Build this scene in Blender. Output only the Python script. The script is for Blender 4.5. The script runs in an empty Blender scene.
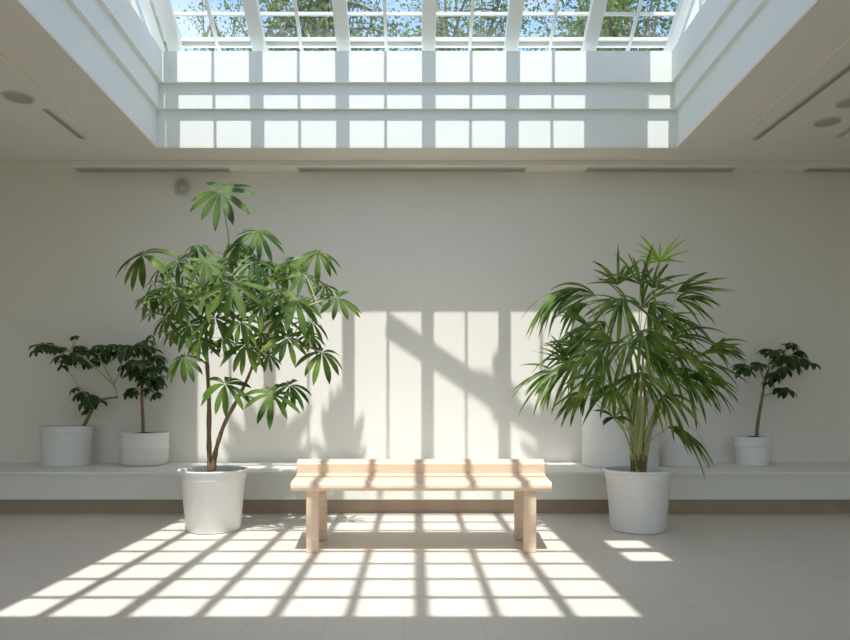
import bpy, bmesh, math, random
from mathutils import Vector, Matrix, noise
C = bpy.context.scene.collection
H, F, HX, HY = 1.1, 700.0, 415.0, 400.0          # camera height, focal length in pixels, vanishing point

def P(px, py, d):
    return Vector(((px-HX)*d/F, d, H-(py-HY)*d/F))

# ------------------------------------------------------------------ materials
def mat(name, color, rough=0.6, spec=0.5, noise_amt=0.0, scale=8.0, bump=0.0, metal=0.0):
    m = bpy.data.materials.new(name); m.use_nodes = True
    nt = m.node_tree; b = nt.nodes['Principled BSDF']
    b.inputs['Base Color'].default_value = (*color, 1)
    b.inputs['Roughness'].default_value = rough
    b.inputs['Specular IOR Level'].default_value = spec
    b.inputs['Metallic'].default_value = metal
    tc = nt.nodes.new('ShaderNodeTexCoord')
    nz = nt.nodes.new('ShaderNodeTexNoise'); nz.inputs['Scale'].default_value = scale
    nz.inputs['Detail'].default_value = 4
    nt.links.new(tc.outputs['Object'], nz.inputs['Vector'])
    if noise_amt > 0:
        mx = nt.nodes.new('ShaderNodeMix'); mx.data_type = 'RGBA'
        mx.inputs[6].default_value = (*[max(0, c*(1-noise_amt)) for c in color], 1)
        mx.inputs[7].default_value = (*[min(1, c*(1+noise_amt)) for c in color], 1)
        nt.links.new(nz.outputs['Fac'], mx.inputs[0])
        nt.links.new(mx.outputs[2], b.inputs['Base Color'])
    if bump > 0:
        bp = nt.nodes.new('ShaderNodeBump'); bp.inputs['Strength'].default_value = bump
        bp.inputs['Distance'].default_value = 0.01
        nt.links.new(nz.outputs['Fac'], bp.inputs['Height'])
        nt.links.new(bp.outputs['Normal'], b.inputs['Normal'])
    return m

M = {}
M['wall'] = mat('wall_paint', (0.80, 0.763, 0.705), 0.75, 0.3, 0.015, 3, 0.05)
M['ceiling'] = mat('ceiling_paint', (0.80, 0.752, 0.68), 0.8, 0.3, 0.012, 3)
M['well'] = mat('well_paint', (0.83, 0.84, 0.81), 0.6, 0.3, 0.01, 3)
M['ledge'] = mat('ledge_lacquer', (0.78, 0.765, 0.715), 0.35, 0.5, 0.01, 3)
M['kick'] = mat('toe_kick_wood', (0.40, 0.315, 0.23), 0.6, 0.3, 0.12, 6)
M['frame'] = mat('white_frame', (0.80, 0.82, 0.80), 0.4, 0.5, 0.01, 4)
M['pot'] = mat('white_glazed_pot', (0.80, 0.795, 0.79), 0.32, 0.5, 0.01, 5)
M['pot_matte'] = mat('white_matte_pot', (0.74, 0.73, 0.71), 0.7, 0.3, 0.02, 9)
M['soil'] = mat('dark_soil', (0.055, 0.042, 0.03), 0.95, 0.1, 0.5, 60, 0.8)
M['bark'] = mat('brown_bark', (0.24, 0.16, 0.10), 0.85, 0.2, 0.35, 45, 0.6)
M['bark_grey'] = mat('grey_bark', (0.20, 0.17, 0.13), 0.9, 0.2, 0.3, 10, 0.5)
M['stem'] = mat('green_stem', (0.42, 0.42, 0.19), 0.55, 0.4, 0.25, 14)
M['dark'] = mat('dark_slot', (0.17, 0.16, 0.14), 0.7, 0.2)
M['slot_grey'] = mat('grey_slot', (0.36, 0.35, 0.31), 0.7, 0.2)
M['slat'] = mat('grey_slat', (0.46, 0.45, 0.41), 0.5, 0.4)
M['plastic'] = mat('offwhite_plastic', (0.60, 0.58, 0.54), 0.5, 0.4)
M['grille'] = mat('grille_mesh', (0.42, 0.40, 0.365), 0.6, 0.3, 0.1, 120)
M['shade'] = mat('blocker_board', (0.55, 0.55, 0.53), 0.6, 0.3)
M['grass'] = mat('garden_lawn', (0.10, 0.16, 0.05), 0.9, 0.2, 0.3, 2)

def leaf_mat(name, c1, c2, trans=0.35, rough=0.42, scale=5):
    m = bpy.data.materials.new(name); m.use_nodes = True
    nt = m.node_tree; b = nt.nodes['Principled BSDF']; out = nt.nodes['Material Output']
    tc = nt.nodes.new('ShaderNodeTexCoord')
    nz = nt.nodes.new('ShaderNodeTexNoise'); nz.inputs['Scale'].default_value = scale
    nt.links.new(tc.outputs['Object'], nz.inputs['Vector'])
    rp = nt.nodes.new('ShaderNodeValToRGB')
    rp.color_ramp.elements[0].position = 0.35; rp.color_ramp.elements[0].color = (*c1, 1)
    rp.color_ramp.elements[1].position = 0.65; rp.color_ramp.elements[1].color = (*c2, 1)
    nt.links.new(nz.outputs['Fac'], rp.inputs[0])
    nt.links.new(rp.outputs[0], b.inputs['Base Color'])
    b.inputs['Roughness'].default_value = rough; b.inputs['Specular IOR Level'].default_value = .3
    tr = nt.nodes.new('ShaderNodeBsdfTranslucent')
    hs = nt.nodes.new('ShaderNodeHueSaturation'); hs.inputs['Value'].default_value = 1.6
    nt.links.new(rp.outputs[0], hs.inputs['Color']); nt.links.new(hs.outputs[0], tr.inputs['Color'])
    mx = nt.nodes.new('ShaderNodeMixShader'); mx.inputs[0].default_value = trans
    nt.links.new(b.outputs[0], mx.inputs[1]); nt.links.new(tr.outputs[0], mx.inputs[2])
    nt.links.new(mx.outputs[0], out.inputs['Surface'])
    return m
M['umb_leaf'] = leaf_mat('umbrella_leaf', (0.03, 0.08, 0.012), (0.135, 0.215, 0.035), 0.22, 0.6, 4)
M['palm_leaf'] = leaf_mat('lady_palm_leaf', (0.035, 0.09, 0.012), (0.20, 0.29, 0.05), 0.3, 0.45, 9)
M['young_leaf'] = leaf_mat('young_palm_leaf', (0.25, 0.42, 0.04), (0.36, 0.52, 0.07), 0.45)
M['dark_leaf'] = leaf_mat('dark_small_leaf', (0.028, 0.06, 0.016), (0.06, 0.11, 0.03), 0.2)
M['frond'] = leaf_mat('shadow_frond', (0.05, 0.09, 0.03), (0.09, 0.14, 0.05), 0.06)
M['tree_leaf'] = leaf_mat('garden_tree_leaf', (0.10, 0.15, 0.05), (0.20, 0.26, 0.09), 0.45, 0.5, 0.8)

def glass_mat():
    m = bpy.data.materials.new('clear_pane'); m.use_nodes = True
    nt = m.node_tree; nt.nodes.remove(nt.nodes['Principled BSDF']); out = nt.nodes['Material Output']
    t = nt.nodes.new('ShaderNodeBsdfTransparent'); t.inputs[0].default_value = (0.97, 0.985, 0.985, 1)
    g = nt.nodes.new('ShaderNodeBsdfGlossy'); g.inputs['Roughness'].default_value = 0.02
    lw = nt.nodes.new('ShaderNodeLayerWeight'); lw.inputs[0].default_value = 0.5
    pw = nt.nodes.new('ShaderNodeMath'); pw.operation = 'POWER'; pw.inputs[1].default_value = 4.5
    f = nt.nodes.new('ShaderNodeMath'); f.operation = 'MULTIPLY_ADD'; f.inputs[1].default_value = 0.8; f.inputs[2].default_value = 0.03
    nt.links.new(lw.outputs['Facing'], pw.inputs[0]); nt.links.new(pw.outputs[0], f.inputs[0])
    mx = nt.nodes.new('ShaderNodeMixShader')
    nt.links.new(f.outputs[0], mx.inputs[0]); nt.links.new(t.outputs[0], mx.inputs[1]); nt.links.new(g.outputs[0], mx.inputs[2])
    nt.links.new(mx.outputs[0], out.inputs['Surface'])
    return m
M['glass'] = glass_mat()

def floor_mat():
    m = mat('beige_floor_tile', (0.50, 0.47, 0.43), 0.38, 0.35, 0.03, 1.3)
    nt = m.node_tree; b = nt.nodes['Principled BSDF']
    tc = nt.nodes.new('ShaderNodeTexCoord'); mp = nt.nodes.new('ShaderNodeMapping')
    mp.inputs['Rotation'].default_value = (0, 0, math.pi/2); mp.inputs['Location'].default_value = (0.13, 0.055, 0)
    nt.links.new(tc.outputs['Object'], mp.inputs['Vector'])
    br = nt.nodes.new('ShaderNodeTexBrick'); br.offset = 0.0
    br.inputs['Scale'].default_value = 1.0; br.inputs['Brick Width'].default_value = 0.78; br.inputs['Row Height'].default_value = 0.385
    br.inputs['Mortar Size'].default_value = 0.0035; br.inputs['Mortar Smooth'].default_value = 0.3
    br.inputs['Color1'].default_value = (0.66, 0.605, 0.535, 1); br.inputs['Color2'].default_value = (0.68, 0.625, 0.555, 1)
    br.inputs['Mortar'].default_value = (0.57, 0.54, 0.50, 1)
    nt.links.new(mp.outputs[0], br.inputs['Vector'])
    nz = nt.nodes.new('ShaderNodeTexNoise'); nz.inputs['Scale'].default_value = 2.2; nz.inputs['Detail'].default_value = 6
    mp2 = nt.nodes.new('ShaderNodeMapping'); mp2.inputs['Scale'].default_value = (0.6, 3, 1)
    nt.links.new(tc.outputs['Object'], mp2.inputs[0]); nt.links.new(mp2.outputs[0], nz.inputs['Vector'])
    mx = nt.nodes.new('ShaderNodeMix'); mx.data_type = 'RGBA'; mx.blend_type = 'MULTIPLY'; mx.inputs[0].default_value = 0.12
    nt.links.new(br.outputs[0], mx.inputs[6]); nt.links.new(nz.outputs[0], mx.inputs[7])
    nt.links.new(mx.outputs[2], b.inputs['Base Color'])
    return m
M['floor'] = floor_mat()

def wood_mat():
    m = mat('pale_birch', (0.78, 0.60, 0.44), 0.42, 0.4)
    nt = m.node_tree; b = nt.nodes['Principled BSDF']
    tc = nt.nodes.new('ShaderNodeTexCoord'); mp = nt.nodes.new('ShaderNodeMapping')
    mp.inputs['Scale'].default_value = (1.2, 22, 22)
    nt.links.new(tc.outputs['Object'], mp.inputs[0])
    nz = nt.nodes.new('ShaderNodeTexNoise'); nz.inputs['Scale'].default_value = 2.5; nz.inputs['Detail'].default_value = 5
    nt.links.new(mp.outputs[0], nz.inputs['Vector'])
    rp = nt.nodes.new('ShaderNodeValToRGB')
    rp.color_ramp.elements[0].position = 0.3; rp.color_ramp.elements[0].color = (0.66, 0.49, 0.355, 1)
    rp.color_ramp.elements[1].position = 0.7; rp.color_ramp.elements[1].color = (0.74, 0.575, 0.43, 1)
    nt.links.new(nz.outputs['Fac'], rp.inputs[0]); nt.links.new(rp.outputs[0], b.inputs['Base Color'])
    return m
M['wood'] = wood_mat()

# ------------------------------------------------------------------ mesh helpers
def hexa(bm, pts):
    """pts: 8 points, bottom ring 0-3 then top ring 4-7"""
    v = [bm.verts.new(p) for p in pts]
    fs = [(3,2,1,0),(4,5,6,7),(0,1,5,4),(1,2,6,5),(2,3,7,6),(3,0,4,7)]
    for f in fs: bm.faces.new([v[i] for i in f])
def box(bm, x0, x1, y0, y1, z0, z1):
    hexa(bm, [(x0,y0,z0),(x1,y0,z0),(x1,y1,z0),(x0,y1,z0),(x0,y0,z1),(x1,y0,z1),(x1,y1,z1),(x0,y1,z1)])
def beam(bm, a, b, w, h, up=Vector((0,0,1))):
    """rectangular bar from a to b; a/b on the centre of the top face; w sideways, h downwards"""
    a = Vector(a); b = Vector(b); t = (b-a).normalized()
    s = t.cross(up).normalized(); n = s.cross(t).normalized()
    r = []
    for dz in (-h, 0):
        for p, q in ((a, -1), (a, 1), (b, 1), (b, -1)):
            r.append(p + s*(q*w/2) + n*dz)
    hexa(bm, r)
def tube(bm, pts, radii, seg=8, cap=True):
    pts = [Vector(p) for p in pts]; rings = []
    ref = Vector((0.31, -0.9, 0.2)).normalized()
    for i, p in enumerate(pts):
        t = (pts[min(i+1, len(pts)-1)] - pts[max(i-1, 0)]).normalized()
        s = t.cross(ref)
        if s.length < 1e-3: s = t.cross(Vector((1,0,0)))
        s.normalize(); u = t.cross(s)
        r = radii[i] if isinstance(radii, (list, tuple)) else radii
        rings.append([bm.verts.new(p + (s*math.cos(2*math.pi*k/seg) + u*math.sin(2*math.pi*k/seg))*r) for k in range(seg)])
    for a, b in zip(rings, rings[1:]):
        for k in range(seg): bm.faces.new((a[k], a[(k+1)%seg], b[(k+1)%seg], b[k]))
    if cap:
        bm.faces.new(rings[0][::-1]); bm.faces.new(rings[-1])
def smooth_pts(pts, n=5):
    pts = [Vector(p) for p in pts]; out = []
    ext = [2*pts[0]-pts[1]] + pts + [2*pts[-1]-pts[-2]]
    for i in range(1, len(ext)-2):
        p0, p1, p2, p3 = ext[i-1:i+3]
        for k in range(n):
            t = k/n
            out.append(0.5*((2*p1) + (p2-p0)*t + (2*p0-5*p1+4*p2-p3)*t*t + (3*p1-p0-3*p2+p3)*t**3))
    out.append(pts[-1]); return out
def lathe(bm, prof, c=(0,0,0), seg=64, close=True):
    rings = [[bm.verts.new((c[0]+r*math.cos(2*math.pi*k/seg), c[1]+r*math.sin(2*math.pi*k/seg), c[2]+z)) for k in range(seg)] for r, z in prof]
    for a, b in zip(rings, rings[1:]):
        for k in range(seg): bm.faces.new((a[k], a[(k+1)%seg], b[(k+1)%seg], b[k]))
    if close:
        bm.faces.new(rings[0][::-1]); bm.faces.new(rings[-1])
def obj(name, bm, m, parent=None, smooth=False, bevel=0, loc=None):
    bmesh.ops.recalc_face_normals(bm, faces=bm.faces)
    me = bpy.data.meshes.new(name); bm.to_mesh(me); bm.free()
    for mm in (m if isinstance(m, list) else [m]): me.materials.append(mm)
    if smooth:
        for p in me.polygons: p.use_smooth = True
    o = bpy.data.objects.new(name, me); C.objects.link(o)
    if parent:
        o.parent = parent
    if bevel:
        bv = o.modifiers.new('bevel', 'BEVEL'); bv.width = bevel; bv.segments = 3; bv.limit_method = 'ANGLE'
    if smooth and not isinstance(smooth, str):
        try: me.set_sharp_from_angle(angle=math.radians(45))
        except Exception: pass
    return o
def nb(): return bmesh.new()
def empty(name, loc):
    o = bpy.data.objects.new(name, None); C.objects.link(o); o.location = loc; o.empty_display_size = 0.1
    return o
def tag(o, label, cat, group=None, kind=None):
    o['label'] = label; o['category'] = cat
    if group: o['group'] = group
    if kind: o['kind'] = kind
    return o
def struct(o): o['kind'] = 'structure'; return o

# ------------------------------------------------------------------ room shell
WB, ZC, ZS = 7.75, 3.678, 3.624           # back wall, ceiling height, perimeter soffit height
RX, RY = 6.0, -4.0
bm = nb(); box(bm, -RX-.2, RX+.2, RY-.2, WB+.2, -.15, 0); struct(obj('floor', bm, M['floor']))
bm = nb(); box(bm, -RX-.2, RX+.2, WB, WB+.2, 0, ZC+.02); struct(obj('wall_back', bm, M['wall']))
bm = nb(); box(bm, -RX-.2, -RX, RY, WB, 0, ZC); struct(obj('wall_left', bm, M['wall']))
bm = nb(); box(bm, RX, RX+.2, RY, WB, 0, ZC); struct(obj('wall_right', bm, M['wall']))
# wall behind the viewer: piers, lintel and two unseen windows added to let in sky fill
bm = nb()
for x0, x1 in ((-RX, -5.2), (-.3, .3), (5.2, RX)): box(bm, x0, x1, RY-.2, RY, 0, ZC)
for x0, x1 in ((-5.2, -.3), (.3, 5.2)):
    box(bm, x0, x1, RY-.2, RY, 0, .25); box(bm, x0, x1, RY-.2, RY, 3.35, ZC)
struct(obj('wall_front', bm, M['wall']))
def fill_window(n, x0, x1):
    bm = nb()
    box(bm, x0, x1, RY-.14, RY-.06, .25, .31); box(bm, x0, x1, RY-.14, RY-.06, 3.29, 3.35)
    k = 4
    for i in range(k+1):
        x = x0+.03+(x1-x0-.06)*i/k; box(bm, x-.03, x+.03, RY-.13, RY-.07, .31, 3.29)
    w = struct(obj('window_%d' % n, bm, M['frame']))
    bm = nb(); box(bm, x0+.01, x1-.01, RY-.104, RY-.098, .30, 3.30); obj('pane', bm, M['glass'], w)
fill_window(2, -5.2, -.3); fill_window(3, .3, 5.2)

# light well plan: slightly narrower towards the viewer
def wx(side, d):                       # inner face of the well at depth d
    s = (7.16-d)*0.0287
    return -2.64+s if side < 0 else 2.68-s*1.05
DB, DF = 7.16, 1.30
def ring(off):                          # inner corners: front-left, front-right, back-right, back-left
    return [(wx(-1, DF)+off, DF+off), (wx(1, DF)-off, DF+off), (wx(1, DB)-off, DB-off), (wx(-1, DB)+off, DB-off)]
# ceiling with the opening
bm = nb()
r = ring(0); zt = ZC+.022
outer = [(-RX-.2, RY-.2), (RX+.2, RY-.2), (RX+.2, WB+.2), (-RX-.2, WB+.2)]
vi0 = [bm.verts.new((*p, ZC)) for p in r]; vo0 = [bm.verts.new((*p, ZC)) for p in outer]
vi1 = [bm.verts.new((*p, zt)) for p in r]; vo1 = [bm.verts.new((*p, zt)) for p in outer]
for i in range(4):
    j = (i+1) % 4
    bm.faces.new((vi0[i], vi0[j], vo0[j], vo0[i])); bm.faces.new((vi1[i], vi1[j], vo1[j], vo1[i]))
    bm.faces.new((vi0[i], vi0[j], vi1[j], vi1[i])); bm.faces.new((vo0[i], vo0[j], vo1[j], vo1[i]))
struct(obj('ceiling', bm, M['ceiling']))
# stepped light-well walls, four sides
tiers = [(zt, 4.064, 0.0), (4.064, 4.315, 0.040), (4.315, 4.63, 0.082)]
out = ring(-.32)
for i, nm in enumerate(('trim_1', 'trim_2', 'trim_3', 'trim_4')):
    bm = nb(); j = (i+1) % 4
    for z0, z1, off in tiers:
        q = ring(off)
        a, b, c, d = q[i], q[j], out[j], out[i]
        hexa(bm, [(*a, z0), (*b, z0), (*c, z0), (*d, z0), (*a, z1), (*b, z1), (*c, z1), (*d, z1)])
    struct(obj(nm, bm, M['well']))
# perimeter soffit along the back wall, and the raised beads on the ceiling
bm = nb(); box(bm, -RX, RX, 7.52, WB, ZS, ZC); struct(obj('trim_5', bm, M['ceiling'], bevel=.006))
ZP = ZC-.032
def side_panel(n, side):
    bm = nb(); pts = [(side*3.13, 6.89), (side*3.04, 4.2), (side*2.95, 1.4), (side*RX, 1.4), (side*RX, 6.89)]
    va = [bm.verts.new((*p, ZP)) for p in pts]; vb = [bm.verts.new((*p, ZC)) for p in pts]
    bm.faces.new(va); bm.faces.new(vb)
    for i in range(5): bm.faces.new((va[i], va[(i+1)%5], vb[(i+1)%5], vb[i]))
    struct(obj('trim_%d' % n, bm, M['ceiling'], bevel=.008))
side_panel(6, -1); side_panel(7, 1)
bm = nb(); box(bm, 3.60, 3.612, 1.4, 6.8, ZP-.004, ZP); struct(obj('trim_8', bm, M['ceiling']))
bm = nb(); box(bm, -3.612, -3.60, 1.4, 6.8, ZP-.004, ZP); struct(obj('trim_9', bm, M['ceiling']))
# ledge and its recessed toe kick
bm = nb(); box(bm, -RX, RX, 6.81, 6.83, 0, .146); struct(obj('baseboard_back', bm, M['kick']))
led = empty('built_in_ledge', (0, 7.2, .143))
tag(led, 'long white built-in ledge running along the foot of the back wall', 'ledge')
bm = nb(); box(bm, -RX, RX, 6.72-7.2, .546, 0, .238); obj('ledge_body', bm, M['ledge'], led, bevel=.004)
bm = nb(); box(bm, -RX, RX, 6.69-7.2, .546, .238, .268); obj('ledge_top', bm, M['ledge'], led, bevel=.006)

# ------------------------------------------------------------------ skylight
T = 0.6
def gz(d): return 4.807 + T*(7.25-d)
RD = 5.4; RZ = gz(RD)
sk = empty('window_1', (0, 7.4, 4.63)); sk['kind'] = 'structure'
def sobj(name, bm, m, **k):
    o = obj(name, bm, m, None, **k); o.parent = sk; o.matrix_parent_inverse = Matrix.Translation((0,-7.4,-4.63)); return o
bx = [-2.62, -2.475, -1.61, -.738, .140, .992, 1.80, 2.64]
for i, x in enumerate(bx):
    w = .14 if 0 < i < 7 else .09
    bm = nb(); beam(bm, (x, 7.44, gz(7.44)), (x, RD, gz(RD)), w, .10)
    beam(bm, (x, 7.44, gz(7.44)+.03), (x, RD, gz(RD)+.03), w*.55, .03)
    sobj('rafter', bm, M['frame'], bevel=.006)
mids = [-2.045, -1.18, -.30, .568, 1.40, 2.22]
for x in mids:
    bm = nb(); beam(bm, (x, 7.40, gz(7.40)), (x, RD, gz(RD)), .032, .04); sobj('muntin', bm, M['frame'])
bm = nb(); beam(bm, (-2.66, 6.985, gz(6.985)), (2.66, 6.985, gz(6.985)), .026, .03); sobj('muntin', bm, M['frame'])
for d, h in ((7.212, .032), (7.262, .038)):
    bm = nb(); beam(bm, (-2.66, d, gz(d)), (2.66, d, gz(d)), .035, h); sobj('bottom_rail', bm, M['frame'])
bm = nb(); beam(bm, (-2.66, 7.238, gz(7.238)-.014), (2.66, 7.238, gz(7.238)-.014), .03, .012); sobj('gasket', bm, M['slat'])
bm = nb(); box(bm, -2.95, 2.95, 7.40, 7.48, 4.63, 4.72); sobj('sill', bm, M['frame'])
bm = nb(); hexa(bm, [(-2.7,7.44,gz(7.44)-.01),(2.7,7.44,gz(7.44)-.01),(2.7,RD,gz(RD)-.01),(-2.7,RD,gz(RD)-.01),
                     (-2.7,7.44,gz(7.44)-.004),(2.7,7.44,gz(7.44)-.004),(2.7,RD,gz(RD)-.004),(-2.7,RD,gz(RD)-.004)])
sobj('pane', bm, M['glass'])
bm = nb(); box(bm, -2.8, 2.8, RD-.05, RD+.05, RZ-.12, RZ+.03); sobj('ridge_beam', bm, M['frame'])
# unseen flat lattice before the ridge, bars spaced to shape the floor sun pattern
fx = [(-2.18,.05), (-1.90,.075), (-1.50,.09), (-1.10,.07), (-.715,.07), (-.335,.06), (.035,.085), (.415,.06), (.79,.075), (1.17,.05)]
for x, w in fx:
    bm = nb(); box(bm, x-w/2, x+w/2, 1.30, RD-.05, RZ-.06, RZ+.01); sobj('rafter', bm, M['frame'])
for d in (1.735, 2.135, 2.54, 2.92, 3.335, 3.74, 4.14, 4.54, 4.94):
    bm = nb(); box(bm, -2.16, 1.76, d-.018, d+.018, RZ-.05, RZ); sobj('crossbar', bm, M['frame'])
bm = nb(); box(bm, -2.8, -2.19, 1.375, RD-.05, RZ-.03, RZ+.03); sobj('sun_mask_panel', bm, M['shade'])  # opaque panels on both sides, added out of view to crop the sun patch
bm = nb(); box(bm, 1.19, 1.48, 1.375, RD-.05, RZ-.03, RZ+.03); box(bm, 1.76, 2.8, 1.375, RD-.05, RZ-.03, RZ+.03)
box(bm, 1.48, 1.76, 1.375, 2.60, RZ-.03, RZ+.03); box(bm, 1.48, 1.76, 2.90, 3.02, RZ-.03, RZ+.03); box(bm, 1.48, 1.76, 3.36, RD-.05, RZ-.03, RZ+.03)
sobj('sun_mask_panel', bm, M['shade'])
bm = nb(); box(bm, -2.8, 2.8, .98, 1.375, RZ-.05, RZ+.03); sobj('front_curb', bm, M['shade'])
bm = nb(); box(bm, -2.19, 1.76, 1.38, RD-.05, RZ-.012, RZ-.006); sobj('pane', bm, M['glass'])
bm = nb(); box(bm, -2.8, 2.8, 1.0, 1.30, 4.63, RZ-.05); sobj('front_upstand', bm, M['well'])
# glazed cheeks
for s in (-1, 1):
    X = s*2.76
    bm = nb(); pts = [(1.3,4.63),(7.44,4.63),(7.44,gz(7.44)),(RD,RZ),(1.3,RZ)]
    va = [bm.verts.new((X-.003, a, b)) for a, b in pts]; vb = [bm.verts.new((X+.003, a, b)) for a, b in pts]
    bm.faces.new(va); bm.faces.new(vb[::-1])
    for i in range(5): bm.faces.new((va[i], va[(i+1)%5], vb[(i+1)%5], vb[i]))
    sobj('side_pane', bm, M['glass'])
    bm = nb()
    beam(bm, (X, 1.3, 4.70), (X, 7.44, 4.70), .06, .07)
    beam(bm, (X, 7.44, gz(7.44)+.02), (X, RD, RZ+.02), .08, .10); beam(bm, (X, RD, RZ), (X, 1.3, RZ), .08, .10)
    for d in (6.7, 6.0, 5.0, 4.0, 3.0, 2.0):
        zt2 = gz(d) if d > RD else RZ
        box(bm, X-.03, X+.03, d-.03, d+.03, 4.63, zt2-.05)
    sobj('side_frame', bm, M['frame'])
# unseen diagonal bar, added to cast the slanting shadow band on the wall
bm = nb(); beam(bm, (-.32, 6.56, gz(6.56)-.02), (2.30, 5.72, gz(5.72)-.02), .10, .05); sobj('shadow_brace', bm, M['frame'], bevel=.01)
# unseen board on posts, added to keep sun off the right-hand bay
bm = nb(); hexa(bm, [(1.80,6.80,gz(6.8)+.60),(2.38,6.80,gz(6.8)+.60),(2.38,5.0,gz(5.0)+.60),(1.80,5.0,gz(5.0)+.60),
                     (1.80,6.80,gz(6.8)+.63),(2.38,6.80,gz(6.8)+.63),(2.38,5.0,gz(5.0)+.63),(1.80,5.0,gz(5.0)+.63)])
sobj('blocker_board', bm, M['shade'])
for x, d in ((1.83, 6.2), (2.35, 6.2), (1.83, 5.5), (2.35, 5.5)):
    bm = nb(); box(bm, x-.015, x+.015, d-.015, d+.015, gz(d), gz(d)+.61); sobj('blocker_post', bm, M['frame'])

# ------------------------------------------------------------------ ceiling fittings
def slot_vent(x0, x1, y0, y1, z, label, group=None, along='x', nsl=2):
    bk = M['slot_grey'] if along == 'x' else M['dark']
    e = empty('slot_vent', ((x0+x1)/2, (y0+y1)/2, z)); tag(e, label, 'air vent', group)
    a, b = (x1-x0)/2, (y1-y0)/2; f = .012
    bm = nb(); box(bm, -a, a, -b, -b+f, -.012, 0); box(bm, -a, a, b-f, b, -.012, 0)
    box(bm, -a, -a+f, -b+f, b-f, -.012, 0); box(bm, a-f, a, -b+f, b-f, -.012, 0); obj('frame', bm, M['plastic'], e)
    bm = nb(); box(bm, -a+f, a-f, -b+f, b-f, -.004, 0); obj('backing', bm, bk, e)
    for k in range(nsl):
        bm = nb()
        if along == 'x':
            y = -b+f+(2*b-2*f)*(k+1)/(nsl+1); box(bm, -a+f, a-f, y-.006, y+.006, -.01, -.003)
        else:
            x = -a+f+(2*a-2*f)*(k+1)/(nsl+1); box(bm, x-.005, x+.005, -b+f, b-f, -.01, -.003)
        obj('slat', bm, M['slat'], e)
    return e
g = 'slot vents under the soffit'
slot_vent(-3.71, -2.03, 7.60, 7.73, ZS, 'long slot vent in the soffit over the large tree on the left', g)
slot_vent(-1.28, 1.21, 7.60, 7.73, ZS, 'longest slot vent in the soffit, centred below the skylight opening', g)
slot_vent(1.87, 3.49, 7.60, 7.73, ZS, 'slot vent in the soffit above the lady palm on the right', g)
slot_vent(4.28, 5.5, 7.60, 7.73, ZS, 'slot vent in the soffit running out of the right edge of the photo', g)
g = 'slot vents in the ceiling'
slot_vent(-3.26, -3.20, 6.12, 6.80, ZP, 'short dark slot vent in the ceiling left of the skylight', g, 'y', 1)
slot_vent(3.285, 3.35, 3.2, 6.83, ZP, 'long dark slot vent in the ceiling right of the skylight', g, 'y', 1)
slot_vent(4.05, 4.11, 4.5, 6.76, ZP, 'dark slot vent in the far right corner of the ceiling', g, 'y', 1)
def disc(x, y, r, label):
    e = empty('ceiling_speaker', (x, y, ZP)); tag(e, label, 'ceiling speaker', 'round fittings in the ceiling')
    bm = nb(); lathe(bm, [(r*.86, 0), (r, 0), (r, -.008), (r*.93, -.014), (r*.86, -.012), (r*.86, 0)], close=False); obj('rim', bm, M['plastic'], e, smooth=True)
    bm = nb(); lathe(bm, [(.002, -.004), (r*.5, -.007), (r*.87, -.004), (r*.87, 0), (.002, 0)]); obj('grille', bm, M['grille'], e, smooth=True)
disc(-3.33, 5.88, .125, 'round flush ceiling speaker left of the skylight')
disc(3.77, 6.40, .115, 'round ceiling fitting to the right of the skylight, the farther one')
disc(3.72, 5.98, .115, 'round ceiling fitting at the right edge of the photo, the nearer one')
e = empty('wall_detector', (-2.56, WB, 3.45)); tag(e, 'small round white detector high on the wall behind the tree top', 'detector')
bm = nb(); lathe(bm, [(.10,0),(.10,.02),(.092,.03),(.002,.03)]); bmesh.ops.rotate(bm, verts=bm.verts, cent=(0,0,0), matrix=Matrix.Rotation(math.pi/2, 3, 'X')); obj('base_plate', bm, M['plastic'], e, smooth=True)
bm = nb(); lathe(bm, [(.07,.03),(.066,.05),(.045,.068),(.002,.075)]); bmesh.ops.rotate(bm, verts=bm.verts, cent=(0,0,0), matrix=Matrix.Rotation(math.pi/2, 3, 'X')); obj('dome', bm, M['grille'], e, smooth=True)

# ------------------------------------------------------------------ bench
be = empty('wooden_bench', (.045, 5.3, 0))
tag(be, 'pale birch wooden bench with low back rail, in the middle of the sunlit floor', 'bench')
def extr(bm, prof, x0, x1):
    k = lambda y: 1+.075*(y+.30)
    a = [bm.verts.new((x0*k(y), y, z)) for y, z in prof]; b = [bm.verts.new((x1*k(y), y, z)) for y, z in prof]
    bm.faces.new(a); bm.faces.new(b[::-1])
    for i in range(len(prof)): j = (i+1)%len(prof); bm.faces.new((a[i], a[j], b[j], b[i]))
prof = [(-.285,.448),(-.297,.456),(-.302,.470),(-.300,.488),(-.293,.502),(-.278,.511),(-.24,.514),(-.10,.516),(.06,.519),(.13,.524),(.165,.53),(.165,.452)]
bm = nb(); extr(bm, prof, -.935, .935); obj('seat', bm, M['wood'], be, bevel=.006)
prof = [(.167,.452),(.167,.600),(.178,.612),(.20,.619),(.27,.630),(.30,.628),(.31,.615),(.31,.452)]
bm = nb(); extr(bm, prof, -.938, .938); obj('back_rail', bm, M['wood'], be, bevel=.006)
for sx in (-1, 1):
    for y in (-.235, .235):
        bm = nb(); box(bm, sx*.785-.042, sx*.785+.042, y-.042+ (0), y+.042, 0, .452); obj('leg', bm, M['wood'], be, bevel=.008)

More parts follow.
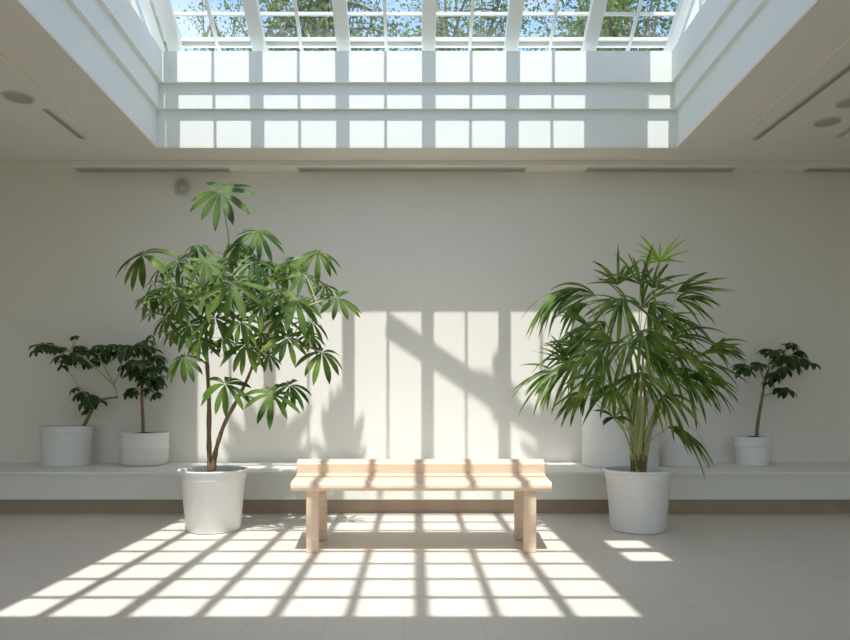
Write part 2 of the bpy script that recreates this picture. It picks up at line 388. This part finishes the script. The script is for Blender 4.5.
# ------------------------------------------------------------------ foliage helpers
UP = Vector((0,0,1))
def blade(bm, base, d, nrm, L, W, droop, seg=6, peak=.5, mi=0, fold=.25, stalk=0.0):
    d = d.normalized(); p = Vector(base); rows = []
    for i in range(seg+1):
        t = i/seg
        if t < peak: w = math.sin(t/peak*math.pi/2)**.8
        else: w = math.cos((t-peak)/(1-peak)*math.pi/2)**.75 if t < 1 else 0
        w = max(w, .06)*W/2
        if stalk and t == 0: w = W*.03
        s = d.cross(nrm)
        if s.length < 1e-3: s = d.cross(Vector((1,.3,0)))
        s.normalize(); n = s.cross(d).normalized()
        rows.append((bm.verts.new(p - s*w + n*w*fold), bm.verts.new(p), bm.verts.new(p + s*w + n*w*fold)))
        nd = (d + Vector((0,0,-1))*droop/seg).normalized()
        p = p + (d+nd).normalized()*L/seg; d = nd; nrm = n
    for a, b in zip(rows, rows[1:]):
        f1 = bm.faces.new((a[0], a[1], b[1], b[0])); f2 = bm.faces.new((a[1], a[2], b[2], b[1]))
        f1.material_index = f2.material_index = mi; f1.smooth = f2.smooth = True
def umbrella(bm, hub, axis, R, rnd, n=9, tilt=.35, droop=.9, wf=.26, mi=0, span=2*math.pi, start=None, peak=.55, zw=0):
    axis = axis.normalized(); a = axis.cross(Vector((.2,1,.1))).normalized(); b = axis.cross(a)
    st = rnd.random()*6.28 if start is None else start
    for k in range(n):
        th = st + span*(k+.5*rnd.random())/n
        rad = a*math.cos(th)+b*math.sin(th)
        tt = tilt + rnd.uniform(-.12, .12)
        d = rad*math.cos(tt) - axis*math.sin(tt)
        blade(bm, hub + d*R*.03, d, axis, R*rnd.uniform(.78, 1.05), R*wf*rnd.uniform(.85, 1.1), droop*rnd.uniform(.7, 1.25), mi=mi, peak=peak)
def nearest(nodes, h, up_bias=.25):
    best = None
    for p in nodes:
        c = (p-h).length + max(0, p.z-h.z+.02)*1.2
        if best is None or c < best[0]: best = (c, p)
    return best[1]
def petiole(bm, a, b, r=.0045, sag=.12):
    m = (a+b)/2 + Vector((0, 0, (b-a).length*sag)); pts = smooth_pts([a, m, b], 4)
    tube(bm, pts, [r*(1-.4*i/(len(pts)-1)) for i in range(len(pts))], 5)

def pot_bm(prof):
    bm = nb(); lathe(bm, prof, seg=72); return bm
def soil_bm(r, z, rnd):
    bm = nb(); rings = []
    for i in range(9):
        rr = max(.002, r*i/8)
        rings.append([bm.verts.new((rr*math.cos(2*math.pi*k/40), rr*math.sin(2*math.pi*k/40), z + rnd.uniform(-.006,.006)+.02*(1-i/8))) for k in range(40)])
    for a, b in zip(rings, rings[1:]):
        for k in range(40): bm.faces.new((a[k], a[(k+1)%40], b[(k+1)%40], b[k]))
    bm.faces.new(rings[0]); return bm
BIG = [(.005,0),(.205,0),(.219,.008),(.222,.028),(.2265,.034),(.262,.425),(.267,.432),(.271,.445),(.2755,.492),(.284,.494),(.290,.500),(.291,.512),(.284,.518),(.272,.516),(.262,.49),(.255,.44),(.005,.44)]
def rel(o, pts): return [Vector(p)-Vector(o) for p in pts]

# ------------------------------------------------------------------ large umbrella tree (left)
rnd = random.Random(5)
D1 = 5.93; base = P(213.5, 400, D1); base.z = 0
tr = empty('potted_umbrella_tree', base)
tag(tr, 'tall umbrella tree with two brown trunks in a large white pot left of the bench', 'potted plant')
obj('pot', pot_bm(BIG), M['pot'], tr, smooth=True)
obj('soil', soil_bm(.262, .462, rnd), M['soil'], tr)
def Q(px, py, off=0): return P(px, py, D1+off) - base
trunks = [
 [(210,472,0),(209,440,0),(209,400,.01),(207,360,.02),(206,330,.03),(207,305,.03)],
 [(213,470,-.02),(216,450,-.03),(224,425,-.06),(236,402,-.10),(247,380,-.12),(254,362,-.12)]]
trr = [[.021,.020,.017,.015,.013,.011],[.022,.018,.016,.014,.012,.011]]
branches = [
 [(207,305,.03),(214,280,.05),(228,248,.02),(226,222,-.02),(220,192,-.06)],
 [(214,280,.05),(236,262,.12),(252,242,.08),(257,230,0)],
 [(206,330,.03),(190,305,-.05),(168,275,-.1),(148,257,-.15)],
 [(206,345,.03),(185,325,.12),(165,305,.2),(150,290,.22)],
 [(254,362,-.12),(262,330,-.05),(268,300,.05),(278,268,.1),(300,258,.08),(318,253,.05)],
 [(262,330,-.05),(285,315,-.2),(310,305,-.25),(336,297,-.22)],
 [(254,362,-.12),(275,345,-.22),(300,345,-.2),(322,353,-.12)],
 [(240,394,-.10),(255,398,-.2),(272,394,-.28)],
 [(207,305,.03),(200,285,-.12),(190,270,-.2),(180,262,-.25)],
 [(262,330,-.05),(250,300,-.25),(240,285,-.3),(232,275,-.33)],
 [(207,360,.02),(200,352,-.1),(190,352,-.2),(183,358,-.25)],
 [(209,395,0),(216,388,-.12),(224,384,-.2)],
 [(268,300,.05),(262,285,.25),(256,275,.35),(250,270,.4)],
 [(207,305,.03),(196,300,.2),(186,285,.32),(176,280,.36)]]
bm = nb(); nodes = []
for tk, rr in zip(trunks, trr):
    pts = smooth_pts([Q(*t) for t in tk], 5)
    n = len(pts); rad = [rr[min(int(i/(n-1)*(len(rr)-1)), len(rr)-1)]*(1+.10*math.sin(i*1.9)) for i in range(n)]
    tube(bm, pts, rad, 10); nodes += pts[12:]
obj('trunk', bm, M['bark'], tr, smooth=True)
bm = nb()
for br in branches:
    pts = smooth_pts([Q(*t) for t in br], 4); n = len(pts)
    tube(bm, pts, [.0095*(1-.55*i/(n-1)) for i in range(n)], 7); nodes += pts
hubs = [(220,192,-.06,38),(258,231,0,31),(142,255,-.15,35),(318,252,.05,31),(338,298,-.22,27),(296,300,-.3,33),
 (233,284,-.38,34),(150,292,.2,27),(182,358,-.3,27),(225,384,-.28,28),(272,394,-.32,30),(290,385,-.2,26),(322,352,-.15,30),
 (287,338,-.3,25),(245,345,-.28,28),(205,262,-.3,26),(178,262,-.25,24),(268,262,.1,26),(252,262,-.2,25),(180,300,-.25,28),
 (207,292,-.35,26),(165,318,.0,23),(190,325,-.2,26),(215,318,-.3,25),(262,305,-.3,26),(305,275,-.1,24),(285,270,.2,22),
 (230,258,.1,24),(195,245,-.05,20),(240,322,-.35,25),(200,340,-.28,22),(172,288,-.3,20),(312,322,-.2,22),(280,318,.1,24),
 (215,275,.3,22),(250,285,.4,24),(190,282,.35,24),(262,335,.1,22),(222,338,.1,22),(310,335,.0,20),(232,302,.2,24),(276,290,-.35,22),(325,285,.1,18),
 (160,268,.1,18),(238,244,-.1,22),(212,300,.15,22),(268,355,.0,18),(172,330,.2,18),(296,258,.2,18)]
fol = nb()
for px, py, off, R in hubs:
    h = Q(px, py, off); q = nearest(nodes, h)
    if (q-h).length > .02: petiole(bm, q, h, .0042, rnd.uniform(.02,.14))
    c = Q(222, 300); outd = (h-c); outd.z = 0; outd = outd.normalized() if outd.length > .01 else Vector((0,-1,0))
    ax = UP*.72 + outd*.30 + Vector((0,-.78,0))
    umbrella(fol, h, ax, R*1.12*D1/F, rnd, n=rnd.choice((9,10,10,11)), tilt=rnd.uniform(.22,.48), droop=rnd.uniform(.5,1.15), wf=.19, peak=.6)
# thin young shoots between the big leaves
for k in range(64):
    a = rnd.random()*6.28; r = math.sqrt(rnd.random())
    h = Q(228+r*86*math.cos(a), 300+r*54*math.sin(a), rnd.uniform(-.35,.4))
    q = nearest(nodes, h); petiole(bm, q, h, .0028, .1)
    umbrella(fol, h, UP+Vector((rnd.uniform(-.5,.5), rnd.uniform(-.8,.2), 0)), rnd.uniform(.09,.16), rnd, n=7, tilt=.1, droop=.6, wf=.18)
obj('branches', bm, M['stem'], tr, smooth=True)
obj('foliage', fol, M['umb_leaf'], tr)

# ------------------------------------------------------------------ lady palm (right)
rnd = random.Random(11)
base = P(638, 400, D1); base.z = 0
pl = empty('potted_lady_palm', base)
tag(pl, 'bushy lady palm with many thin stems in a large white pot right of the bench', 'potted plant')
obj('pot', pot_bm(BIG), M['pot'], pl, smooth=True)
obj('soil', soil_bm(.262, .462, rnd), M['soil'], pl)
st = nb(); fol = nb(); sheath = nb()
# hub px, py, depth offset, leaflet length px, direction angle in the picture plane (deg, 0=right, 90=up), spread, droop, material
fr = [(660,262,-.05,30,88,165,.25,1),(580,291,-.15,60,168,45,1.7,0),(596,296,-.1,54,150,60,1.2,0),(588,304,0,44,190,60,1.3,0),(618,285,.05,34,100,110,.5,0),(640,285,-.1,40,95,120,.5,0),
 (652,288,.1,34,70,100,.5,0),(677,292,.0,46,35,55,.35,0),(676,300,-.1,48,10,60,.8,0),(668,318,.1,50,5,70,1.1,0),(622,298,-.3,52,-100,130,.5,0),(606,322,.0,46,205,90,1.1,0),
 (556,372,-.1,48,198,110,.7,0),(570,364,.1,36,100,90,.4,0),(578,362,-.2,56,200,80,.9,0),(582,352,.1,46,150,70,1.0,0),(628,342,-.42,72,-88,200,.8,0),(612,340,-.3,58,185,100,1.3,0),
 (643,338,-.35,56,-15,110,1.3,0),(600,376,.0,46,215,90,1.1,0),(655,352,.0,54,-5,110,1.1,0),(690,362,-.05,50,5,90,.9,0),(710,348,.15,42,10,80,.9,0),(684,378,-.2,48,-20,90,1.0,0),
 (700,382,.05,40,-15,100,1.0,0),(662,395,-.25,40,-60,120,.9,0),(640,372,-.45,50,-90,140,.6,0),(612,384,-.3,40,-110,120,.8,0),(668,427,-.2,52,-10,50,1.2,0),(614,418,-.3,20,90,170,1.1,0),
 (590,330,.2,40,165,90,1.0,0),(642,308,.25,50,60,120,1.0,0),(672,338,.25,48,20,90,1.0,0),(650,305,-.3,46,-50,120,.9,0),(583,394,.2,36,205,100,1.2,0),(655,322,-.2,44,30,110,1.0,0),
 (642,330,-.5,50,-75,160,.7,0),(602,354,-.4,50,-130,110,.9,0),(676,350,-.3,48,-30,90,1.0,0),(628,306,.1,44,140,110,.9,0),(715,352,0,30,40,60,.6,0),(662,372,.1,40,10,110,.9,0)]
def R_(px, py, off=0): return P(px, py, D1+off) - base
for i, (px, py, off, L, ang, spread, droop, mi) in enumerate(fr):
    h = R_(px, py, off)
    b0 = Vector((rnd.uniform(-.045,.045), rnd.uniform(-.05,.05), .46))
    mid = b0.lerp(h, .5); mid.x = b0.x*.5 + h.x*.28 + b0.x*.22; mid.z += .06
    pts = smooth_pts([b0, mid, h], 7); n = len(pts)
    tube(st, pts, [(.0095 if i % 3 else .012)*(1-.72*k/(n-1)) for k in range(n)], 6)
    if i % 2 == 0: tube(sheath, [b0, b0.lerp(pts[2], .5), pts[2]], [.018,.016,.011], 7)
    L *= 1.22*D1/F
    nl = rnd.choice((10,11,12,13)) if L > .31 else 8
    face = Vector((rnd.uniform(-.25,.25), -.75, rnd.uniform(.35,.8))).normalized()
    for k in range(nl):
        a = math.radians(ang + spread*((k+.5)/nl-.5)*1.15 + rnd.uniform(-9,9))
        d = Vector((math.cos(a), 0, math.sin(a)))
        d = (d - face*d.dot(face)*.6); d += Vector((0, rnd.uniform(-.5,.35), 0))
        edge = 1-.25*abs((k+.5)/nl-.5)*2
        blade(fol, h, d, face, L*edge*rnd.uniform(.6,1.15), rnd.uniform(.019,.036)*(.8 if L<.2 else 1), droop*rnd.uniform(.7,1.7)+.1, seg=9, peak=.45, mi=mi, fold=.35)
obj('stems', st, M['stem'], pl, smooth=True)
obj('base_sheath', sheath, M['bark'], pl, smooth=True)
obj('foliage', fol, [M['palm_leaf'], M['young_leaf']], pl)

# ------------------------------------------------------------------ small shrubs on the ledge
LZ = .411
def shrub(name, px, d, prof, soil, label, trunk, twigs, hubs, seed, pm, R0=1.0, soilr=.2):
    rnd = random.Random(seed)
    base = P(px, 400, d); base.z = LZ
    e = empty(name, base); tag(e, label, 'potted plant')
    obj('pot', pot_bm(prof), M[pm], e, smooth=True)
    obj('soil', soil_bm(soilr, soil, rnd), M['soil'], e)
    q = lambda a, b, o=0: P(a, b, d+o)-base
    bm = nb(); pts = smooth_pts([q(*t) for t in trunk], 5); n = len(pts)
    tube(bm, pts, [.020*(1-.45*i/(n-1))*(1+.08*math.sin(i*2.1)) for i in range(n)], 9)
    nodes = pts[n//2:]
    obj('trunk', bm, M['bark'], e, smooth=True)
    bm = nb()
    for t in twigs:
        p2 = smooth_pts([q(*s) for s in t], 4); m = len(p2)
        tube(bm, p2, [.0085*(1-.5*i/(m-1)) for i in range(m)], 6); nodes += p2
    fol = nb()
    hubs = list(hubs) + [(a+rnd.uniform(-7,7), b_+rnd.uniform(-5,6), c_+rnd.uniform(-.12,.12), R*.75) for a, b_, c_, R in hubs if R > 9]
    for hx, hy, o, R in hubs:
        h = q(hx, hy, o); p = nearest(nodes, h)
        if (p-h).length > .02: petiole(bm, p, h, .0042, .08)
        ax = UP + Vector((rnd.uniform(-.45,.45), rnd.uniform(-.7,-.1), 0))
        umbrella(fol, h, ax, R*R0*d/F, rnd, n=rnd.choice((5,6,7)), tilt=rnd.uniform(.15,.5), droop=rnd.uniform(.7,1.4), wf=.42, peak=.5)
    obj('branches', bm, M['stem'], e, smooth=True); obj('foliage', fol, M['dark_leaf'], e)
dA = 7.42
shrub('potted_shrub', 66.5, dA, [(.005,0),(.233,0),(.240,.006),(.250,.31),(.251,.318),(.256,.325),(.259,.41),(.255,.416),(.246,.413),(.24,.36),(.005,.36)], .375,
 'dark leaning shrub in a smooth white cylinder pot, leftmost on ledge', [(82,432,0),(85,424,0),(91,412,-.02),(97,402,-.03),(104,399,-.03),(118,397,-.03)],
 [[(118,397,-.03),(114,385,0),(106,370,.02),(98,355,.03),(88,350,0)],[(114,385,0),(100,372,-.1),(84,358,-.12),(70,352,-.1),(52,345,-.08),(40,344,-.05)],
  [(97,402,-.03),(88,396,.0),(80,390,.05)],[(114,385,0),(120,370,-.05),(122,355,-.05)],[(70,352,-.1),(74,342,0),(74,336,0)]],
 [(40,345,-.05,14),(54,345,-.08,14),(62,355,-.1,15),(72,352,-.1,14),(74,336,0,7),(80,356,-.12,14),(88,350,0,13),(96,345,.03,14),(68,360,0,12),(90,362,.05,12),
  (80,392,.05,14),(88,396,0,13),(74,388,.1,9),(98,400,0,11),(84,402,-.1,12),(108,352,.1,14),(100,358,.1,12),(112,344,0,13),(78,346,.1,11),(47,343,.05,10),(85,410,.05,8)], 21, 'pot_matte', 1.0, .24)
shrub('potted_shrub', 144.5, dA, [(.005,0),(.185,0),(.215,.012),(.235,.045),(.243,.10),(.243,.16),(.250,.175),(.251,.20),(.244,.21),(.245,.32),(.249,.33),(.249,.342),(.240,.347),(.232,.34),(.228,.31),(.005,.31)], .325,
 'dark shrub with a straight thin stem in a ribbed white bowl pot', [(143,438,0),(143,420,0),(142,400,.0),(142,385,0),(143,370,0)],
 [[(142,385,0),(134,372,-.05),(128,360,-.05),(120,352,-.05)],[(143,378,0),(150,362,0),(156,352,.02)],[(143,370,0),(142,355,-.1),(140,342,-.1)],[(142,390,0),(152,385,.05),(158,380,.05)],
  [(142,388,0),(132,392,.05),(128,396,.05)]],
 [(122,352,-.05,15),(130,345,0,15),(140,342,-.1,15),(150,350,0,15),(156,356,.02,14),(130,360,-.1,15),(142,360,-.15,15),(150,368,-.1,14),(134,372,-.05,14),(145,378,-.1,14),
  (156,378,.05,15),(130,388,.05,14),(152,388,0,13),(126,366,.1,13),(140,350,.1,14),(148,340,.1,12),(118,345,.05,12),(160,366,.05,12),(156,392,.0,11),(138,366,.15,14)], 22, 'pot_matte', 1.0, .228)
shrub('potted_shrub', 753, dA, [(.005,0),(.160,0),(.166,.005),(.180,.195),(.189,.20),(.190,.225),(.183,.232),(.186,.30),(.182,.304),(.172,.30),(.166,.27),(.005,.27)], .285,
 'small dark shrub with bare stem in a banded white pot, rightmost on ledge', [(757,443,0),(757,430,0),(759,415,0),(762,398,0),(765,380,.0),(768,370,0)],
 [[(765,382,0),(758,368,-.05),(748,366,-.08),(742,372,-.1)],[(768,372,0),(776,360,0),(790,355,.02),(802,358,.05)],[(768,370,0),(770,356,.0),(770,350,0)],[(763,396,0),(775,392,-.05),(785,390,-.05)],
  [(776,360,0),(784,350,.1),(798,348,.1)]],
 [(744,367,-.1,16),(756,362,-.05,13),(770,349,0,14),(780,358,0,15),(790,356,.02,15),(800,350,.1,13),(806,358,.05,14),(784,368,-.1,14),(774,372,-.1,13),(787,390,-.05,13),
  (778,388,-.05,11),(792,345,.1,12),(778,350,-.1,12),(796,364,-.05,13),(768,382,-.05,9)], 23, 'pot', 1.0, .165)

# pots standing empty behind the palm
b = P(620, 400, 7.32); b.z = LZ
e = tag(obj('round_planter', pot_bm([(.005,0),(.372,0),(.384,.01),(.388,.03),(.388,.715),(.384,.725),(.372,.725),(.366,.71),(.366,.60),(.005,.60)]), M['pot'], smooth=True),
    'large plain white cylinder planter on the ledge directly behind the lady palm', 'planter'); e.location = b
b = P(682, 400, 7.40); b.z = LZ
e = tag(obj('bell_vase', pot_bm([(.005,0),(.262,0),(.27,.008),(.262,.10),(.24,.20),(.205,.29),(.15,.36),(.10,.395),(.085,.41),(.078,.41),(.075,.40),(.09,.35),(.005,.30)]), M['pot_matte'], smooth=True),
    'white bell-shaped vase on the ledge beside the large cylinder planter', 'vase'); e.location = b

# ------------------------------------------------------------------ garden outside the glass
bm = nb(); box(bm, -40, 40, -40, 60, -.5, -.16); struct(obj('ground', bm, M['grass']))
def garden_tree(x, y, h, cr, n, seed, label, leaf=.12, dens=1.0):
    rnd = random.Random(seed)
    e = empty('garden_tree', (x, y, -.16)); tag(e, label, 'tree', 'trees beyond the skylight')
    bm = nb(); fol = nb()
    tr_pts = smooth_pts([(0,0,0),(rnd.uniform(-.2,.2),.1,h*.3),(rnd.uniform(-.4,.4),0,h*.55),(rnd.uniform(-.5,.5),0,h*.9)], 5)
    tube(bm, tr_pts, [.2*(1-.8*i/(len(tr_pts)-1)) for i in range(len(tr_pts))], 8)
    tips = []
    for k in range(n):
        s = tr_pts[rnd.randint(6, len(tr_pts)-1)]
        a = rnd.random()*6.28; rr = cr*math.sqrt(rnd.uniform(.05,1))
        t = Vector((rr*math.cos(a), rr*math.sin(a)*.8, h*rnd.uniform(.5, 1.05)))
        m = s.lerp(t, .5)+Vector((0,0,.3))
        pts = smooth_pts([s, m, t], 4); tube(bm, pts, [.05*(1-.85*i/8) for i in range(9)], 5)
        tips += pts[3:]
    for t in tips:
        for j in range(int(34*dens)):
            p = t + Vector((rnd.gauss(0,.30), rnd.gauss(0,.30), rnd.gauss(0,.26)))
            d = Vector((rnd.uniform(-1,1), rnd.uniform(-1,1), rnd.uniform(-1,.5))).normalized()
            s = d.cross(Vector((rnd.uniform(-1,1), rnd.uniform(-1,1), rnd.uniform(-1,1)))).normalized()
            L = leaf*rnd.uniform(.6,1.1)
            v = [fol.verts.new(p), fol.verts.new(p+d*L*.5+s*L*.28), fol.verts.new(p+d*L), fol.verts.new(p+d*L*.5-s*L*.28)]
            fol.faces.new(v)
    obj('trunk', bm, M['bark_grey'], e); obj('crown', fol, M['tree_leaf'], e)
garden_tree(-2.3, 15.5, 12.2, 2.3, 60, 1, 'green tree seen through the skylight, left of its middle', dens=1.2)
garden_tree(1.2, 19.5, 13.2, 2.3, 64, 2, 'tallest green tree seen through the middle panes of the skylight', dens=1.2)
garden_tree(4.6, 15.0, 12.0, 2.2, 66, 3, 'green tree seen through the right-hand panes of the skylight', dens=1.5)
garden_tree(-6.4, 22.5, 15.0, 2.0, 30, 4, 'sparse tree seen through the leftmost panes of the skylight', dens=.7)
# unseen broad-leaved palm over the roof, added to cast fan shadows on the wall
S = 2.72; D0 = 5.62
def W(px, py, d=D0):
    w = P(px, py, WB); return Vector((w.x, d, w.z + S*(WB-d)))
e = empty('shadow_palm', (-7.4, D0, -.16)); tag(e, 'added out-of-view palm over the skylight, casting leaf shadows on the wall', 'palm')
o0 = Vector((-7.4, D0, -.16)); bm = nb()
limb = [Vector((-7.4,D0,-.16)), Vector((-7.45,D0,2.5)), Vector((-7.1,D0,4.8)), Vector((-5.5,D0,6.0)), W(175,482), W(265,484), W(350,484), W(450,484), W(560,482)]
pts = smooth_pts(rel(o0, limb), 6); n = len(pts)
tube(bm, pts, [.14*(1-i/(n-1))**.8+.012 for i in range(n)], 8)
fol = nb()
def fan(hub, tips, w, dj=.0):
    h = W(*hub)
    for tx, ty in tips:
        t = W(tx, ty); d = t-h
        blade(fol, h-o0, d, Vector((0,-1,0)), d.length, w, .02, seg=8, peak=.6, fold=.1)
fan((266,480), [(222,440),(228,414),(246,392),(262,400),(284,405),(299,412),(312,402),(318,440),(300,440),(235,455)], .19)
fan((341,480), [(323,405),(331,388),(339,383),(350,402),(363,412),(366,445),(314,440)], .15)
fan((500,380), [(472,372),(478,392),(486,408),(496,424),(508,428),(497,350),(470,385),(520,395),(462,392)], .15)
fan((560,475), [(520,440),(528,400),(545,385),(560,380),(575,385),(585,410),(592,440),(536,420)], .18)
tube(bm, rel(o0, smooth_pts([W(505,484), W(508,430), W(500,380)], 4)), .012, 5)
obj('trunk', bm, M['bark_grey'], e, smooth=True); obj('fronds', fol, M['frond'], e)

# ------------------------------------------------------------------ light, sky, camera
sun = bpy.data.lights.new('sun', 'SUN'); sun.energy = 6.3; sun.angle = math.radians(.5); sun.color = (1.0, .98, .94)
so = bpy.data.objects.new('sun', sun); C.objects.link(so); so.rotation_euler = (math.atan(1/S), 0, 0); so.location = (0, -3, 12)
w = bpy.data.worlds.new('sky'); bpy.context.scene.world = w; w.use_nodes = True
nt = w.node_tree; bg = nt.nodes['Background']
sky = nt.nodes.new('ShaderNodeTexSky'); sky.sky_type = 'NISHITA'; sky.sun_disc = False
sky.sun_elevation = math.atan(S); sky.sun_rotation = math.pi; sky.air_density = 1.0; sky.dust_density = 1.5; sky.ozone_density = 1.0
tc = nt.nodes.new('ShaderNodeTexCoord'); mp = nt.nodes.new('ShaderNodeMapping'); mp.inputs['Scale'].default_value = (2.0, 2.0, 7)
nz = nt.nodes.new('ShaderNodeTexNoise'); nz.inputs['Scale'].default_value = 2.2; nz.inputs['Detail'].default_value = 7
rp = nt.nodes.new('ShaderNodeValToRGB'); rp.color_ramp.elements[0].position = .48; rp.color_ramp.elements[1].position = .72
rp.color_ramp.elements[1].color = (.55,.55,.55,1)
mx = nt.nodes.new('ShaderNodeMix'); mx.data_type = 'RGBA'; mx.inputs[7].default_value = (3.2, 3.3, 3.4, 1)
nt.links.new(tc.outputs['Generated'], mp.inputs[0]); nt.links.new(mp.outputs[0], nz.inputs['Vector'])
nt.links.new(nz.outputs['Fac'], rp.inputs[0]); nt.links.new(rp.outputs[0], mx.inputs[0])
nt.links.new(sky.outputs[0], mx.inputs[6]); nt.links.new(mx.outputs[2], bg.inputs[0])
bg.inputs[1].default_value = .40

cam = bpy.data.cameras.new('camera'); cam.sensor_width = 36; cam.lens = 36*F/850
cam.shift_x = 10/850; cam.shift_y = 80/850; cam.clip_start = .05; cam.clip_end = 300
co = bpy.data.objects.new('camera', cam); C.objects.link(co); co.location = (0, 0, H); co.rotation_euler = (math.pi/2, 0, 0)
sc = bpy.context.scene; sc.camera = co
sc.view_settings.view_transform = 'Standard'; sc.view_settings.look = 'None'
sc.view_settings.exposure = 0.0; sc.view_settings.gamma = 1.0; sc.view_settings.use_curve_mapping = False
sc.cycles.max_bounces = 14; sc.cycles.diffuse_bounces = 10; sc.cycles.transparent_max_bounces = 16
